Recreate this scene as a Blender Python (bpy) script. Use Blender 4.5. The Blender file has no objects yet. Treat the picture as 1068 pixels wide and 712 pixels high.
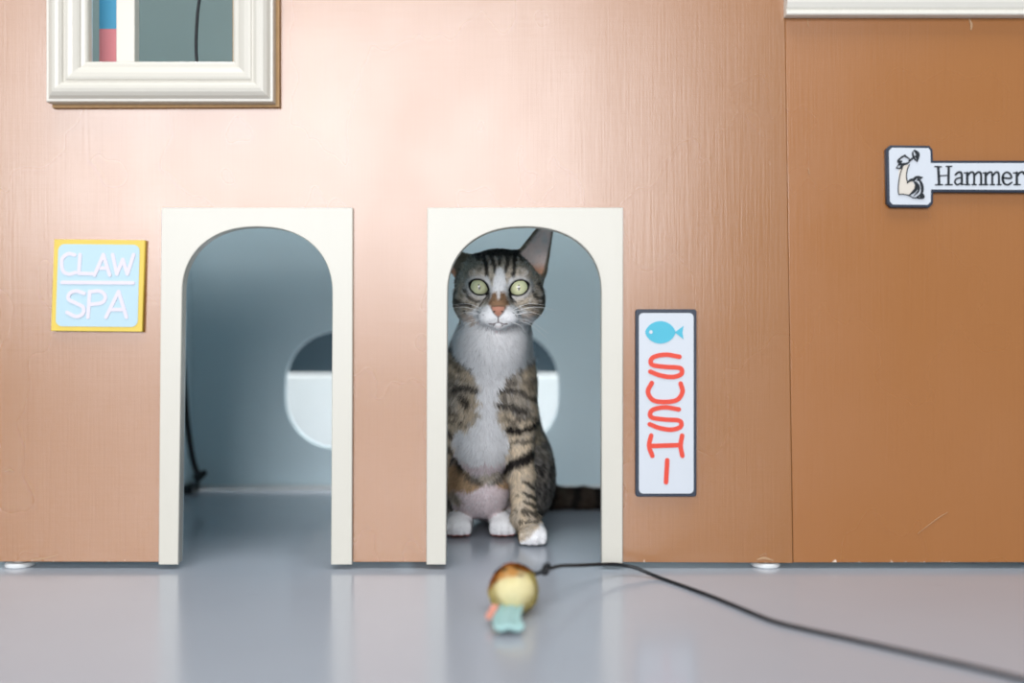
import bpy, bmesh, math, random
import numpy as np
from mathutils import Vector, Matrix
random.seed(7)
RNG = np.random.default_rng(11)
SC = bpy.context.scene
COL = SC.collection

# ------------------------------------------------------------------ frame of reference
F = 1068 * 35.0 / 36.0          # focal length in pixels
D0, HC = 0.935, 0.2133          # camera distance to the front panel, camera height
def W(px, py, Y=0.0):
    d = D0 + Y
    return Vector(((px - 534) * d / F, Y, HC + (356 - py) * d / F))
def XZ(px, py, Y=0.0):
    w = W(px, py, Y); return (w.x, w.z)

# ------------------------------------------------------------------ materials
def lin(c):
    if isinstance(c, str):
        c = c.lstrip('#'); c = tuple(int(c[i:i+2], 16) for i in (0, 2, 4))
    r = []
    for v in c[:3]:
        v = v / 255.0
        r.append(v / 12.92 if v <= 0.04045 else ((v + 0.055) / 1.055) ** 2.4)
    return tuple(r)
def base_mat(name, rough=0.5, spec=0.5):
    m = bpy.data.materials.new(name); m.use_nodes = True
    b = m.node_tree.nodes['Principled BSDF']
    b.inputs['Roughness'].default_value = rough
    b.inputs['Specular IOR Level'].default_value = spec
    return m, m.node_tree.nodes, m.node_tree.links, b
def paint(name, c, rough=0.5, spec=0.5, var=0.04, scale=(40, 40, 40), bump=0.0, bscale=None, metal=0.0):
    """plain paint with a little procedural mottling and optional brush bump"""
    m, n, l, b = base_mat(name, rough, spec)
    b.inputs['Metallic'].default_value = metal
    tc = n.new('ShaderNodeTexCoord'); mp = n.new('ShaderNodeMapping'); nz = n.new('ShaderNodeTexNoise')
    mp.inputs['Scale'].default_value = scale
    nz.inputs['Scale'].default_value = 1.0; nz.inputs['Detail'].default_value = 4
    l.new(tc.outputs['Object'], mp.inputs[0]); l.new(mp.outputs[0], nz.inputs[0])
    mx = n.new('ShaderNodeMix'); mx.data_type = 'RGBA'
    c = lin(c)
    mx.inputs[6].default_value = tuple(v * (1 - var) for v in c) + (1,)
    mx.inputs[7].default_value = tuple(min(1, v * (1 + var)) for v in c) + (1,)
    l.new(nz.outputs[0], mx.inputs[0]); l.new(mx.outputs[2], b.inputs['Base Color'])
    if bump:
        bp = n.new('ShaderNodeBump'); bp.inputs['Strength'].default_value = bump; bp.inputs['Distance'].default_value = 0.001
        l.new(nz.outputs[0], bp.inputs['Height']); l.new(bp.outputs[0], b.inputs['Normal'])
    return m
def attr_mat(name, rough=0.7, spec=0.2, coat=0.0):
    m, n, l, b = base_mat(name, rough, spec)
    a = n.new('ShaderNodeAttribute'); a.attribute_name = 'Col'
    l.new(a.outputs['Color'], b.inputs['Base Color'])
    b.inputs['Coat Weight'].default_value = coat
    b.inputs['Coat Roughness'].default_value = 0.03
    return m

def facade_mat(name, c1, c2, ior):
    m, n, l, b = base_mat(name, 0.38, 1.0); b.inputs['IOR'].default_value = ior
    tc = n.new('ShaderNodeTexCoord')
    def noise(scale, detail=4, rough=0.55):
        mp = n.new('ShaderNodeMapping'); mp.inputs['Scale'].default_value = scale
        nz = n.new('ShaderNodeTexNoise'); nz.inputs['Scale'].default_value = 1; nz.inputs['Detail'].default_value = detail
        nz.inputs['Roughness'].default_value = rough
        l.new(tc.outputs['Object'], mp.inputs[0]); l.new(mp.outputs[0], nz.inputs[0]); return nz
    def math_(op, a, bb=None, clamp=False):
        q = n.new('ShaderNodeMath'); q.operation = op; q.use_clamp = clamp
        for i, v in enumerate((a, bb)):
            if v is None: continue
            if isinstance(v, (int, float)): q.inputs[i].default_value = v
            else: l.new(v, q.inputs[i])
        return q.outputs[0]
    def mix(fac, a, bb):
        q = n.new('ShaderNodeMix'); q.data_type = 'RGBA'
        l.new(fac, q.inputs[0])
        for i, v in ((6, a), (7, bb)):
            if isinstance(v, tuple): q.inputs[i].default_value = v + (1,)
            else: l.new(v, q.inputs[i])
        return q.outputs[2]
    grain = noise((420, 60, 14), 5, 0.6)          # vertical brush grain
    cross = noise((16, 60, 300), 4, 0.6)          # faint horizontal strokes
    blot = noise((7, 7, 5), 3, 0.5)
    speck = noise((150, 150, 110), 2, 0.5)
    colr = mix(math_('MULTIPLY_ADD', grain.outputs[0], 1.0), lin(c1), lin(c2))
    # worn light flecks, thicker along the bottom edge
    sep = n.new('ShaderNodeSeparateXYZ'); l.new(tc.outputs['Object'], sep.inputs[0])
    low = math_('SUBTRACT', 1.0, math_('MULTIPLY', math_('SUBTRACT', sep.outputs[2], 0.006), 90.0), True)
    low = math_('MAXIMUM', low, 0.0)
    th = math_('MULTIPLY_ADD', low, 0.17); n_ = th.node; n_.inputs[2].default_value = 0.0
    chips = math_('MULTIPLY', math_('SUBTRACT', math_('ADD', speck.outputs[0], th), 0.80), 14.0, True)
    colr = mix(chips, colr, lin('e2cdb8'))
    l.new(colr, b.inputs['Base Color'])
    r = math_('MULTIPLY_ADD', blot.outputs[0], 0.20); r.node.inputs[2].default_value = 0.18
    l.new(r, b.inputs['Roughness'])
    hsum = math_('ADD', math_('MULTIPLY', grain.outputs[0], 0.6), math_('ADD', math_('MULTIPLY', cross.outputs[0], 0.35), math_('MULTIPLY', blot.outputs[0], 2.5)))
    bp = n.new('ShaderNodeBump'); bp.inputs['Strength'].default_value = 0.14; bp.inputs['Distance'].default_value = 0.0012
    l.new(hsum, bp.inputs['Height']); l.new(bp.outputs[0], b.inputs['Normal'])
    return m

M_FAC = facade_mat('tan_paint', '8a5319', '935d22', 1.57)
M_FAC2 = facade_mat('brown_paint', '92581f', '9a6128', 1.53)
M_CREAM = paint('cream_paint', 'cbc8bc', 0.35, 0.5, 0.02, (60, 60, 12), 0.25)
M_CREAM2 = paint('white_moulding', 'cdc9bd', 0.3, 0.5, 0.02, (40, 40, 40), 0.08)
M_RAW = paint('raw_wood', 'b8946a', 0.7, 0.2, 0.2, (200, 200, 60), 0.4)
M_INT = paint('interior_blue', 'd2e4e9', 0.45, 0.4, 0.03, (10, 10, 10), 0.05)
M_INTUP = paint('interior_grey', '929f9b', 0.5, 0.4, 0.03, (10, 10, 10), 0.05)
M_EDGE = paint('plywood_edge', 'c9b79a', 0.7, 0.2, 0.1, (30, 30, 400), 0.2)
M_WHITE = paint('white_paint', 'd8dad8', 0.4, 0.4, 0.02)
M_DARK = paint('dark_teal', '24323a', 0.25, 0.5, 0.3, (9, 9, 2))
M_BLACK = paint('black_rubber', '16191c', 0.45, 0.4, 0.1)
M_STEEL = paint('foot_nylon', 'd8dcdc', 0.3, 0.5, 0.04)
M_NAVY = paint('navy_paint', '2b3442', 0.4, 0.4, 0.15, (120, 120, 120), 0.2)
M_SIGNW = paint('sign_white', 'c6ccd2', 0.45, 0.4, 0.015, (90, 90, 20), 0.1)
M_RED = paint('sign_red', 'd84a38', 0.5, 0.3, 0.05, (80, 80, 80))
M_FISH = paint('fish_blue', '4fb0c6', 0.5, 0.3, 0.05)
M_YEL = paint('sign_yellow', 'd8bd4c', 0.45, 0.4, 0.04)
M_SKY = paint('sign_sky', 'aecad4', 0.45, 0.4, 0.02)
M_LIL = paint('letter_lilac', 'd6d0d9', 0.5, 0.3, 0.02)
M_INK = paint('ink', '1d2328', 0.5, 0.3, 0.1)
M_SKIN = paint('drawn_skin', 'cfc8bc', 0.5, 0.3, 0.02)
M_BLUE = paint('board_blue', '5cb0d4', 0.5, 0.3, 0.03)
M_PINK = paint('board_pink', 'f0969a', 0.5, 0.3, 0.03)

def floor_mat():
    m, n, l, b = base_mat('grey_floor', 0.2, 0.5)
    tc = n.new('ShaderNodeTexCoord')
    a = n.new('ShaderNodeTexNoise'); a.inputs['Scale'].default_value = 5; a.inputs['Detail'].default_value = 6
    s = n.new('ShaderNodeTexNoise'); s.inputs['Scale'].default_value = 30; s.inputs['Detail'].default_value = 3
    mp = n.new('ShaderNodeMapping'); mp.inputs['Scale'].default_value = (0.5, 2.0, 1)
    l.new(tc.outputs['Object'], a.inputs[0]); l.new(tc.outputs['Object'], mp.inputs[0]); l.new(mp.outputs[0], s.inputs[0])
    mx = n.new('ShaderNodeMix'); mx.data_type = 'RGBA'
    mx.inputs[6].default_value = lin('a2a8b1') + (1,); mx.inputs[7].default_value = lin('aeb3bb') + (1,)
    l.new(a.outputs[0], mx.inputs[0])
    rp = n.new('ShaderNodeMapRange'); rp.inputs[1].default_value = 0.70; rp.inputs[2].default_value = 0.80
    rp.inputs[3].default_value = 0; rp.inputs[4].default_value = 0.35
    l.new(s.outputs[0], rp.inputs[0])
    mx2 = n.new('ShaderNodeMix'); mx2.data_type = 'RGBA'; mx2.inputs[7].default_value = lin('80848d') + (1,)
    l.new(rp.outputs[0], mx2.inputs[0]); l.new(mx.outputs[2], mx2.inputs[6]); l.new(mx2.outputs[2], b.inputs['Base Color'])
    mr = n.new('ShaderNodeMapRange'); mr.inputs[3].default_value = 0.14; mr.inputs[4].default_value = 0.23
    l.new(a.outputs[0], mr.inputs[0]); l.new(mr.outputs[0], b.inputs['Roughness'])
    return m
M_FLOOR = floor_mat()

# ------------------------------------------------------------------ object helpers
def link(name, me, mat=None, parent=None, smooth=False):
    o = bpy.data.objects.new(name, me); COL.objects.link(o)
    if mat is not None:
        me.materials.clear(); me.materials.append(mat)
    if smooth:
        for p in me.polygons: p.use_smooth = True
    if parent is not None:
        o.parent = parent
        # geometry is written in world coordinates: undo the parent's place
        loc = Vector((0, 0, 0)); q = parent
        while q is not None:
            loc += q.location; q = q.parent
        me.transform(Matrix.Translation(-loc))
    return o
def thing(name, label, cat, loc=(0, 0, 0), group=None):
    o = bpy.data.objects.new(name, None); COL.objects.link(o)
    o.empty_display_size = 0.05
    o.location = loc; o['label'] = label; o['category'] = cat
    if group: o['group'] = group
    return o
def from_bm(bm):
    me = bpy.data.meshes.new('m'); bmesh.ops.recalc_face_normals(bm, faces=bm.faces)
    bm.to_mesh(me); bm.free(); return me
def box(x0, x1, y0, y1, z0, z1, bev=0.0):
    bm = bmesh.new(); bmesh.ops.create_cube(bm, size=1)
    for v in bm.verts:
        v.co = ((x0 + x1) / 2 + v.co.x * (x1 - x0), (y0 + y1) / 2 + v.co.y * (y1 - y0), (z0 + z1) / 2 + v.co.z * (z1 - z0))
    if bev: bmesh.ops.bevel(bm, geom=list(bm.edges), offset=bev, segments=2, affect='EDGES', profile=0.5)
    return from_bm(bm)
def plate(loops, y0, y1, bev=0.0):
    """filled outline (with holes) in X-Z, thickness y0..y1"""
    cu = bpy.data.curves.new('c', 'CURVE'); cu.dimensions = '2D'; cu.fill_mode = 'BOTH'
    for lp in loops:
        s = cu.splines.new('POLY'); s.points.add(len(lp) - 1)
        for p, (x, z) in zip(s.points, lp): p.co = (x, z, 0, 1)
        s.use_cyclic_u = True
    cu.extrude = max((y1 - y0) / 2 - bev, 1e-5)
    if bev: cu.bevel_depth = bev; cu.bevel_resolution = 1; cu.offset = -bev
    o = bpy.data.objects.new('c', cu); COL.objects.link(o)
    dg = bpy.context.evaluated_depsgraph_get(); dg.update()
    me = bpy.data.meshes.new_from_object(o.evaluated_get(dg))
    bpy.data.objects.remove(o); bpy.data.curves.remove(cu)
    me.transform(Matrix.Translation((0, (y0 + y1) / 2, 0)) @ Matrix.Rotation(math.pi / 2, 4, 'X'))
    return me
def catmull(pts, n=8):
    P = [Vector(p) for p in pts]
    if len(P) < 3: return P
    out = []
    for i in range(len(P) - 1):
        p0 = P[i - 1] if i else 2 * P[0] - P[1]; p1 = P[i]; p2 = P[i + 1]
        p3 = P[i + 2] if i + 2 < len(P) else 2 * P[-1] - P[-2]
        for k in range(n):
            t = k / n
            out.append(0.5 * ((2 * p1) + (p2 - p0) * t + (2 * p0 - 5 * p1 + 4 * p2 - p3) * t * t + (3 * p1 - p0 - 3 * p2 + p3) * t ** 3))
    out.append(P[-1]); return out
def tube(pts, r, sides=10, n=8, bm=None, smooth=True):
    own = bm is None
    bm = bm or bmesh.new()
    P = catmull(pts, n) if smooth else [Vector(p) for p in pts]
    rings = []
    up = Vector((0.13, 0.21, 1)).normalized()
    for i, p in enumerate(P):
        t = (P[min(i + 1, len(P) - 1)] - P[max(i - 1, 0)]).normalized()
        a = t.cross(up)
        if a.length < 1e-4: a = t.cross(Vector((1, 0, 0)))
        a.normalize(); b = t.cross(a)
        rr = r(i / (len(P) - 1)) if callable(r) else r
        rings.append([bm.verts.new(p + rr * (math.cos(2 * math.pi * k / sides) * a + math.sin(2 * math.pi * k / sides) * b)) for k in range(sides)])
    for A, B in zip(rings, rings[1:]):
        for k in range(sides): bm.faces.new((A[k], A[(k + 1) % sides], B[(k + 1) % sides], B[k]))
    bm.faces.new(rings[0][::-1]); bm.faces.new(rings[-1])
    return from_bm(bm) if own else None
RIB = [0]
def ribbon(bm, pts, w, y, th=0.0004, n=6, smooth=True, z=None):
    """painted stroke of width w with round ends standing th proud of the board face at y (pts in X-Z)"""
    RIB[0] += 1; th = 0.0004 + 0.00004 * (RIB[0] % 8)
    P = [Vector((p[0], p[1], 0)) for p in pts]
    P = catmull(P, n) if smooth and len(P) > 2 else P
    if not smooth and len(P) > 2:
        for a, b in zip(P, P[1:]): ribbon(bm, [a, b], w, y, th)
        return
    L, R = [], []
    for i, p in enumerate(P):
        t = (P[min(i + 1, len(P) - 1)] - P[max(i - 1, 0)]).normalized()
        nrm = Vector((-t.y, t.x, 0)); ww = w(i / (len(P) - 1)) if callable(w) else w
        L.append(p + nrm * ww / 2); R.append(p - nrm * ww / 2)
    t1 = (P[-1] - P[-2]).normalized(); t0 = (P[0] - P[1]).normalized()
    def cap(c, t, ww):
        nn = Vector((-t.y, t.x, 0)); return [c + ww / 2 * (math.cos(a) * nn + math.sin(a) * t) for a in (math.pi * k / 6 for k in range(1, 6))]
    w1 = (L[-1] - R[-1]).length; w0 = (L[0] - R[0]).length
    loop = L + cap(P[-1], t1, w1) + R[::-1] + cap(P[0], t0, w0)
    nL = len(L)
    front = [bm.verts.new((v.x, y - th, v.y)) for v in loop]
    back = [bm.verts.new((v.x, y + 0.0001, v.y)) for v in loop]
    m = len(loop)
    for i in range(m):
        bm.faces.new((front[i], front[(i + 1) % m], back[(i + 1) % m], back[i]))
    c1 = front[nL:nL + 5]; c0 = front[2 * nL + 5:]
    for i in range(nL - 1):
        ri = 2 * nL + 4 - i
        bm.faces.new((front[i], front[i + 1], front[ri - 1], front[ri]))
    bm.faces.new([front[nL - 1]] + c1 + [front[nL + 5]])
    bm.faces.new([front[2 * nL + 4]] + c0 + [front[0]])
def rrect(x0, z0, x1, z1, r, n=6):
    out = []
    for cx, cz, a0 in ((x1 - r, z1 - r, 0), (x0 + r, z1 - r, 90), (x0 + r, z0 + r, 180), (x1 - r, z0 + r, 270)):
        for k in range(n + 1):
            a = math.radians(a0 + 90 * k / n); out.append((cx + r * math.cos(a), cz + r * math.sin(a)))
    return out
def lathe(profile, center, sides=32):
    bm = bmesh.new(); rings = []
    for r, z in profile:
        rings.append([bm.verts.new((center[0] + r * math.cos(2 * math.pi * k / sides), center[1] + r * math.sin(2 * math.pi * k / sides), z)) for k in range(sides)])
    for A, B in zip(rings, rings[1:]):
        for k in range(sides): bm.faces.new((A[k], A[(k + 1) % sides], B[(k + 1) % sides], B[k]))
    bm.faces.new(rings[0][::-1]); bm.faces.new(rings[-1]); return from_bm(bm)

# ------------------------------------------------------------------ setting
def structure(name, me, mat):
    o = link(name, me, mat); o['kind'] = 'structure'; return o
structure('floor', box(-3.2, 3.2, -3.4, 2.2, -0.05, 0.0), M_FLOOR)
structure('wall_back', box(-2.4, 2.4, 0.90, 0.98, 0.0, 2.4), M_DARK)
structure('trim_1', box(-2.4, 2.4, 0.86, 0.90, 0.0, W(0, 390.5, 0.86).z, 0.003), M_WHITE)

# ------------------------------------------------------------------ the cat playhouse
house = thing('cat_playhouse', 'large tan-brown painted wooden cat playhouse with arched doorways, standing on the grey floor', 'cat house')
ZT = 0.92
def arch(bl, tl, tr, br, yb, ys, yt, e=2.25, grow=0.0):  # grow widens the outline
    """doorway outline in photo pixels from bottom left over the top to bottom right"""
    pts = [(bl - grow, yb), (tl - grow, ys)]
    cx = (tl + tr) / 2; a = (tr - tl) / 2 + grow; b = ys - yt + grow
    for k in range(1, 40):
        t = math.pi - math.pi * k / 40
        c, s = math.cos(t), math.sin(t)
        pts.append((cx + a * math.copysign(abs(c) ** (2 / e), c), ys - b * abs(s) ** (2 / e)))
    return pts + [(tr + grow, ys), (br + grow, yb)]
A1 = dict(bl=187.6, tl=191.5, tr=347.5, br=346.0, ys=307, yt=237)
A2 = dict(bl=465.5, tl=467.0, tr=627.0, br=627.0, ys=306, yt=236.8)
YF = 0.0
# left front panel: outline with two doorway notches and the window hole
out = [XZ(-300, 585)]
out += [XZ(x, min(y, 586)) for x, y in arch(yb=586, grow=1.5, **A1)]
out += [XZ(x, min(y, 586)) for x, y in arch(yb=586, grow=1.5, **A2)]
xs0 = W(818.6, 0).x; xs1 = W(827, 587).x
zb = W(0, 587).z; slope = (xs0 - xs1) / (W(0, 0).z - zb)
out += [(xs1, W(0, 587).z), (xs1 + slope * (ZT - zb), ZT), (W(-300, 0).x, ZT)]
win = [XZ(92, 67), XZ(244, 67), XZ(244, -170), XZ(92, -170)]
link('front_panel', plate([out, win], 0.0, 0.0075, 0.0006), M_FAC, house)
g = 0.0003
out2 = [(xs1 + g, W(0, 586.5).z), XZ(1400, 586), (W(1400, 0).x, ZT), (xs1 + g + slope * (ZT - zb), ZT)]
link('front_panel', plate([out2], 0.0002, 0.0077, 0.0006), M_FAC2, house)
link('seam_strip', box(xs1 - 0.03, xs1 + 0.03, 0.0143, 0.022, zb + 0.003, ZT), M_RAW, house)
# knocks and flakes in the paint
M_CHIP = paint('bare_chip', 'b09070', 0.7, 0.2, 0.1)
for pts, w in (([(1011, 20), (1013, 26), (1012.5, 31)], 0.0022), ([(33, 583.5), (46, 582), (60, 578.5)], 0.0012), ([(790, 583), (797, 581.5), (806, 584)], 0.0022),
               ([(793, 579), (799, 577)], 0.0010), ([(6, 491), (11, 489.5), (14, 491)], 0.0016), ([(843, 176), (844, 181)], 0.0014), ([(957, 556), (978, 540), (988, 534)], 0.0004), ([(842, 20), (843, 27)], 0.0012)):
    bm = bmesh.new(); ribbon(bm, [XZ(*p) for p in pts], (lambda w: lambda t: w * (.35 + .65 * math.sin(math.pi * min(max(t, .05), .95))))(w), 0.0)
    link('paint_chip', from_bm(bm), M_CHIP, house)
# doorway surrounds
for A, (ol, orr, olb, orb) in ((A1, (170, 368.5, 167, 368)), (A2, (446, 649.3, 445, 649))):
    o = [XZ(ol, 217), XZ(olb, 587.6)] + [XZ(x, y) for x, y in arch(yb=587.6, **A)] + [XZ(orb, 587.6), XZ(orr, 217)]
    fr_ = link('door_frame', plate([o], -0.0045, -0.0001, 0.0008), M_CREAM, house)
    lo_ = [XZ(x, y) for x, y in arch(yb=586, **A)] + [XZ(x, y) for x, y in arch(yb=586, grow=1.35, **A)][::-1]
    link('lining', plate([lo_], -0.00005, 0.0076), M_CREAM, fr_)
# window moulding: one profile swept round a rectangle with mitred corners
def swept_frame(x0, z0, x1, z1, prof):
    bm = bmesh.new(); cs = ((x0, z0, 1, 1), (x1, z0, -1, 1), (x1, z1, -1, -1), (x0, z1, 1, -1)); rings = []
    for x, z, sx, sz in cs: rings.append([bm.verts.new((x + sx * t, -h, z + sz * t)) for t, h in prof])
    for i in range(4):
        A, B = rings[i], rings[(i + 1) % 4]
        for k in range(len(prof)): bm.faces.new((A[k], A[(k + 1) % len(prof)], B[(k + 1) % len(prof)], B[k]))
    return from_bm(bm)
prof = [(0, .1), (0, 9), (.6, 10), (2.4, 10), (3, 10.6), (5, 13.5), (8, 15.6), (11, 16.3), (14, 15.8), (16.5, 14.2), (17.4, 12.4),
        (18, 12.2), (19.2, 12.4), (19.8, 13.6), (22, 14.1), (26, 13.4), (29.5, 11.9), (31.5, 10.6), (32, 9.2), (33, 9), (35.5, 8.6), (37.2, 7.6), (38, 6), (38.2, .1)]
YW = -0.0045
sc_ = (D0 + YW - 0.008) / F
def XW(px, py):
    return ((px - 534) * sc_, HC + (356 - py) * sc_)
fx0, fz0 = XW(49, 106.5); fx1, fz1 = XW(285.5, -210)
fr = swept_frame(fx0, fz0, fx1, fz1, [(t / 1000, h / 1000 + 0.0045) for t, h in prof])
wf = link('window_frame', fr, M_CREAM2, house)
bk = [(fx0 + .001, fz0 - .0032), (fx1 + .0034, fz0 - .0026), (fx1 + .0034, fz1), (fx0 + .001, fz1)]
hi = [XZ(92, 67), XZ(244, 67), XZ(244, -170), XZ(92, -170)]
link('backing_board', plate([bk, hi], -0.0045, -0.0001, 0.0003), M_RAW, wf)
# cornice at the top right
cx0 = W(818, 0, -0.002).x; zc = W(0, 18.5, -0.001).z
cp = [(0.0002, 0.0), (0.009, 0.0), (0.0102, 0.001), (0.0102, 0.0032), (0.0088, 0.0042), (0.0088, 0.0052), (0.0105, 0.0066), (0.0125, 0.011), (0.014, 0.018), (0.017, 0.03), (0.018, 0.05), (0.0002, 0.05)]
bm = bmesh.new(); ra = [bm.verts.new((cx0, -y, zc + z)) for y, z in cp]; rb = [bm.verts.new((W(1400, 0).x, -y, zc + z)) for y, z in cp]
for k in range(len(cp)): bm.faces.new((ra[k], ra[(k + 1) % len(cp)], rb[(k + 1) % len(cp)], rb[k]))
bm.faces.new(ra); bm.faces.new(rb[::-1])
link('cornice', from_bm(bm), paint('cornice_white', 'dedbd0', 0.35, 0.5, 0.02, (60, 60, 60), 0.3), house)
# inside: rear panel with two rounded holes, floor strip, sides, deck
YB = 0.50
def stadium(px0, px1, py0, py1, r):
    x0, z1 = XZ(px0, py0, YB); x1, z0 = XZ(px1, py1, YB); return rrect(x0, z0, x1, z1, r * (D0 + YB) / F, 12)
XL, XR = -0.4617, 0.62
rear = [(XL, 0.004), (XR, 0.004), (XR, 0.41), (XL, 0.41)]
link('back_panel', plate([rear, stadium(298, 418, 346, 467, 52), stadium(463, 582.5, 346, 467, 52)], YB, YB + 0.009, 0.0008), M_INT, house)
link('base_strip', box(XL + .004, XR, YB - 0.006, YB - 0.0004, 0.0015, 0.0065, 0.0008), M_WHITE, house)
lin_o = [XZ(-290, 583)] + [XZ(x, min(y, 583)) for x, y in arch(yb=583, grow=1.9, **A1)] + [XZ(x, min(y, 583)) for x, y in arch(yb=583, grow=1.9, **A2)] + [XZ(800, 583), (W(800, 0).x, ZT - .003), (W(-290, 0).x, ZT - .003)]
lin_h = [XZ(90, 69), XZ(246, 69), XZ(246, -172), XZ(90, -172)]
link('bounce_panel', plate([lin_o, lin_h], 0.0079, 0.0142), M_INT, house)  # unseen pale panel added behind the front to bounce light inside
link('partition', box(XL - 0.012, XL, 0.0145, YB + 0.009, 0.006, 0.41), M_INT, house)
link('side_panel', box(XR, XR + 0.012, 0.0126, YB + 0.009, 0.006, ZT), M_INT, house)
link('side_panel', box(-0.748, -0.736, 0.0125, YB + 0.009, 0.006, ZT), M_INT, house)
link('upper_deck', box(-0.735, -0.14, 0.0146, 0.42, 0.4102, 0.424), M_INT, house)  # both unseen deck pieces stop short; rear gaps added to let light down
link('upper_deck', box(-0.1399, XR - .0002, 0.0146, 0.27, 0.4102, 0.424), M_INT, house)
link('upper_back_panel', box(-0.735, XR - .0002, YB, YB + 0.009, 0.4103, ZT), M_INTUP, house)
px_, pz_ = XZ(121, 60, 0.018); px2, _ = XZ(140.5, 60, 0.018)
link('window_post', box(px_, px2, 0.018, 0.0305, 0.4242, ZT - 0.02, 0.0008), M_CREAM2, house)
for px, Y in ((18, 0.006), (800, 0.006)):
    x = W(px, 0, Y).x
    link('foot', lathe([(0.0125, 0.0), (0.0135, 0.0008), (0.0135, 0.003), (0.012, 0.0042), (0.006, 0.0046), (0.005, 0.0075)], (x, Y + 0.006)), M_STEEL, house, smooth=False)
cx_, cz_ = XZ(193, 514, YB - 0.03)
link('corner_bracket', box(XL + .0005, XL + 0.014, YB - 0.045, YB - 0.007, 0.0, 0.012, 0.001), M_BLACK, house)

# board and cords seen inside
bd = thing('colour_board', 'narrow blue and pink board standing inside behind the white framed window', 'board', (W(112, 0, .03).x, 0.034, 0.4242))
xa = W(103.5, 0, .031).x; xb = W(126, 0, .031).x; zs = W(0, 30, .031).z
link('lower_panel', box(xa, xb, 0.031, 0.038, 0.4243, zs - .0001), M_PINK, bd)
link('upper_panel', box(xa, xb, 0.031, 0.038, zs, 0.80), M_BLUE, bd)
Yc = 0.08
def C3(px, py, Y): return tuple(W(px, py, Y))
hc = link('hanging_cord', tube([C3(211, -190, Yc), C3(209, -90, Yc), C3(209.5, -20, Yc), C3(206, 15, Yc), C3(204.5, 45, Yc), C3(205.5, 70, Yc), C3(207, 92, Yc), C3(212, 104, Yc)], 0.0016, 8), M_BLACK, None, True)
hc['label'] = 'thin black cord hanging inside the white framed window at the upper left'; hc['category'] = 'cord'
cb = thing('cable', 'dark cable with plug drooping inside the left arched doorway', 'cable', tuple(W(205, 497, .40)))
Yq = 0.40
link('wire', tube([C3(188, 203.5, Yq), C3(186, 260, Yq), C3(188, 340, Yq), C3(192, 397, Yq), C3(195.5, 442, Yq), C3(201, 478, Yq), C3(207, 496, Yq)], 0.0040, 10), M_BLACK, cb, True)
link('plug', tube([C3(204, 499, Yq), C3(209, 496, Yq), C3(214.5, 491.5, Yq)], lambda t: 0.0068 - 0.003 * t, 10), M_BLACK, cb, True)

# ------------------------------------------------------------------ signs
def place_sign(sgn_parts_fn): pass
def crop(sx, ox, oy):
    return lambda x, y: XZ(ox + x / sx, oy + y / sx, -0.004)
# square sky-blue sign
s1 = thing('square_sign', 'square light blue sign with yellow border and pale two-line lettering left of the doorways', 'sign', tuple(W(102.5, 298.5)))
K = crop(5.478, 0, 230)
outer = [K(312, 107), K(829, 112), K(815, 635), K(293, 630)]
link('board', plate([outer], -0.0050, -0.0002, 0.0005), M_YEL, s1)
def warp(u, v):      # unit square -> the slightly turned sign face
    a, b, c, d = [Vector(p) for p in (K(312, 107), K(829, 112), K(815, 635), K(293, 630))]
    p = (a * (1 - u) + b * u) * (1 - v) + (d * (1 - u) + c * u) * v
    return (p.x, p.y)
inner = [warp(u, v) for u, v in rrect(0.052, 0.052, 0.948, 0.948, 0.07, 6)]
link('face', plate([inner], -0.0054, -0.0049), M_SKY, s1)
bm = bmesh.new(); sw = 0.0034
for st, sm in (([(432, 197), (395, 190), (362, 215), (357, 255), (368, 292), (400, 306), (436, 297)], 1),
               ([(462, 195), (455, 302), (535, 304)], 0), ([(545, 312), (595, 195), (632, 312)], 0), ([(562, 272), (616, 272)], 0),
               ([(648, 195), (672, 306), (706, 222), (732, 306), (768, 195)], 0), ([(360, 353), (765, 356)], 0),
               ([(486, 416), (440, 402), (402, 418), (398, 450), (440, 472), (480, 495), (478, 532), (440, 548), (388, 524)], 1),
               ([(517, 405), (507, 552)], 0), ([(517, 407), (575, 403), (606, 432), (588, 468), (512, 480)], 1),
               ([(610, 552), (682, 405), (727, 552)], 0), ([(640, 508), (708, 508)], 0)):
    ribbon(bm, [K(*p) for p in st], sw, -0.0054, smooth=bool(sm))
link('lettering', from_bm(bm), M_LIL, s1)
# tall sign with fish
s2 = thing('tall_sign', 'tall narrow white sign with dark edge, blue fish and red letters, right of the doorways', 'sign', tuple(W(694, 420)))
K = crop(3.233, 650, 310)
x0, z1 = K(41, 40); x1, z0 = K(246, 671)
link('board', plate([rrect(x0, z0, x1, z1, 0.0025, 4)], -0.0056, -0.0002, 0.0006), M_NAVY, s2)
x0, z1 = K(52, 53); x1, z0 = K(236, 660)
link('face', plate([rrect(x0, z0, x1, z1, 0.004, 5)], -0.0062, -0.0054), M_SIGNW, s2)
bm = bmesh.new(); yy = -0.0062; sw = 0.0043
S = [(188, 200), (140, 193), (98, 203), (95, 226), (140, 234), (190, 238), (194, 258), (165, 268), (125, 263), (90, 250)]
for st, sm in ((S, 1), ([(95, 288), (82, 318), (100, 346), (140, 352), (180, 345), (198, 318), (192, 290)], 1),
               ([(x - 2, y + 177) for x, y in S], 1), ([(93, 465), (86, 500), (97, 533)], 1), ([(197, 465), (192, 500), (198, 533)], 1),
               ([(90, 500), (192, 497)], 0), ([(147, 548), (143, 622)], 0)):
    ribbon(bm, [K(*p) for p in st], sw, yy, smooth=bool(sm))
link('lettering', from_bm(bm), M_RED, s2)
fish = []
for k in range(40):
    t = 2 * math.pi * k / 40; c, s = math.cos(t), math.sin(t)
    fish.append(K(124 + 51 * c, 118 - 38 * math.copysign(abs(s) ** 1.25, s)))
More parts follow.
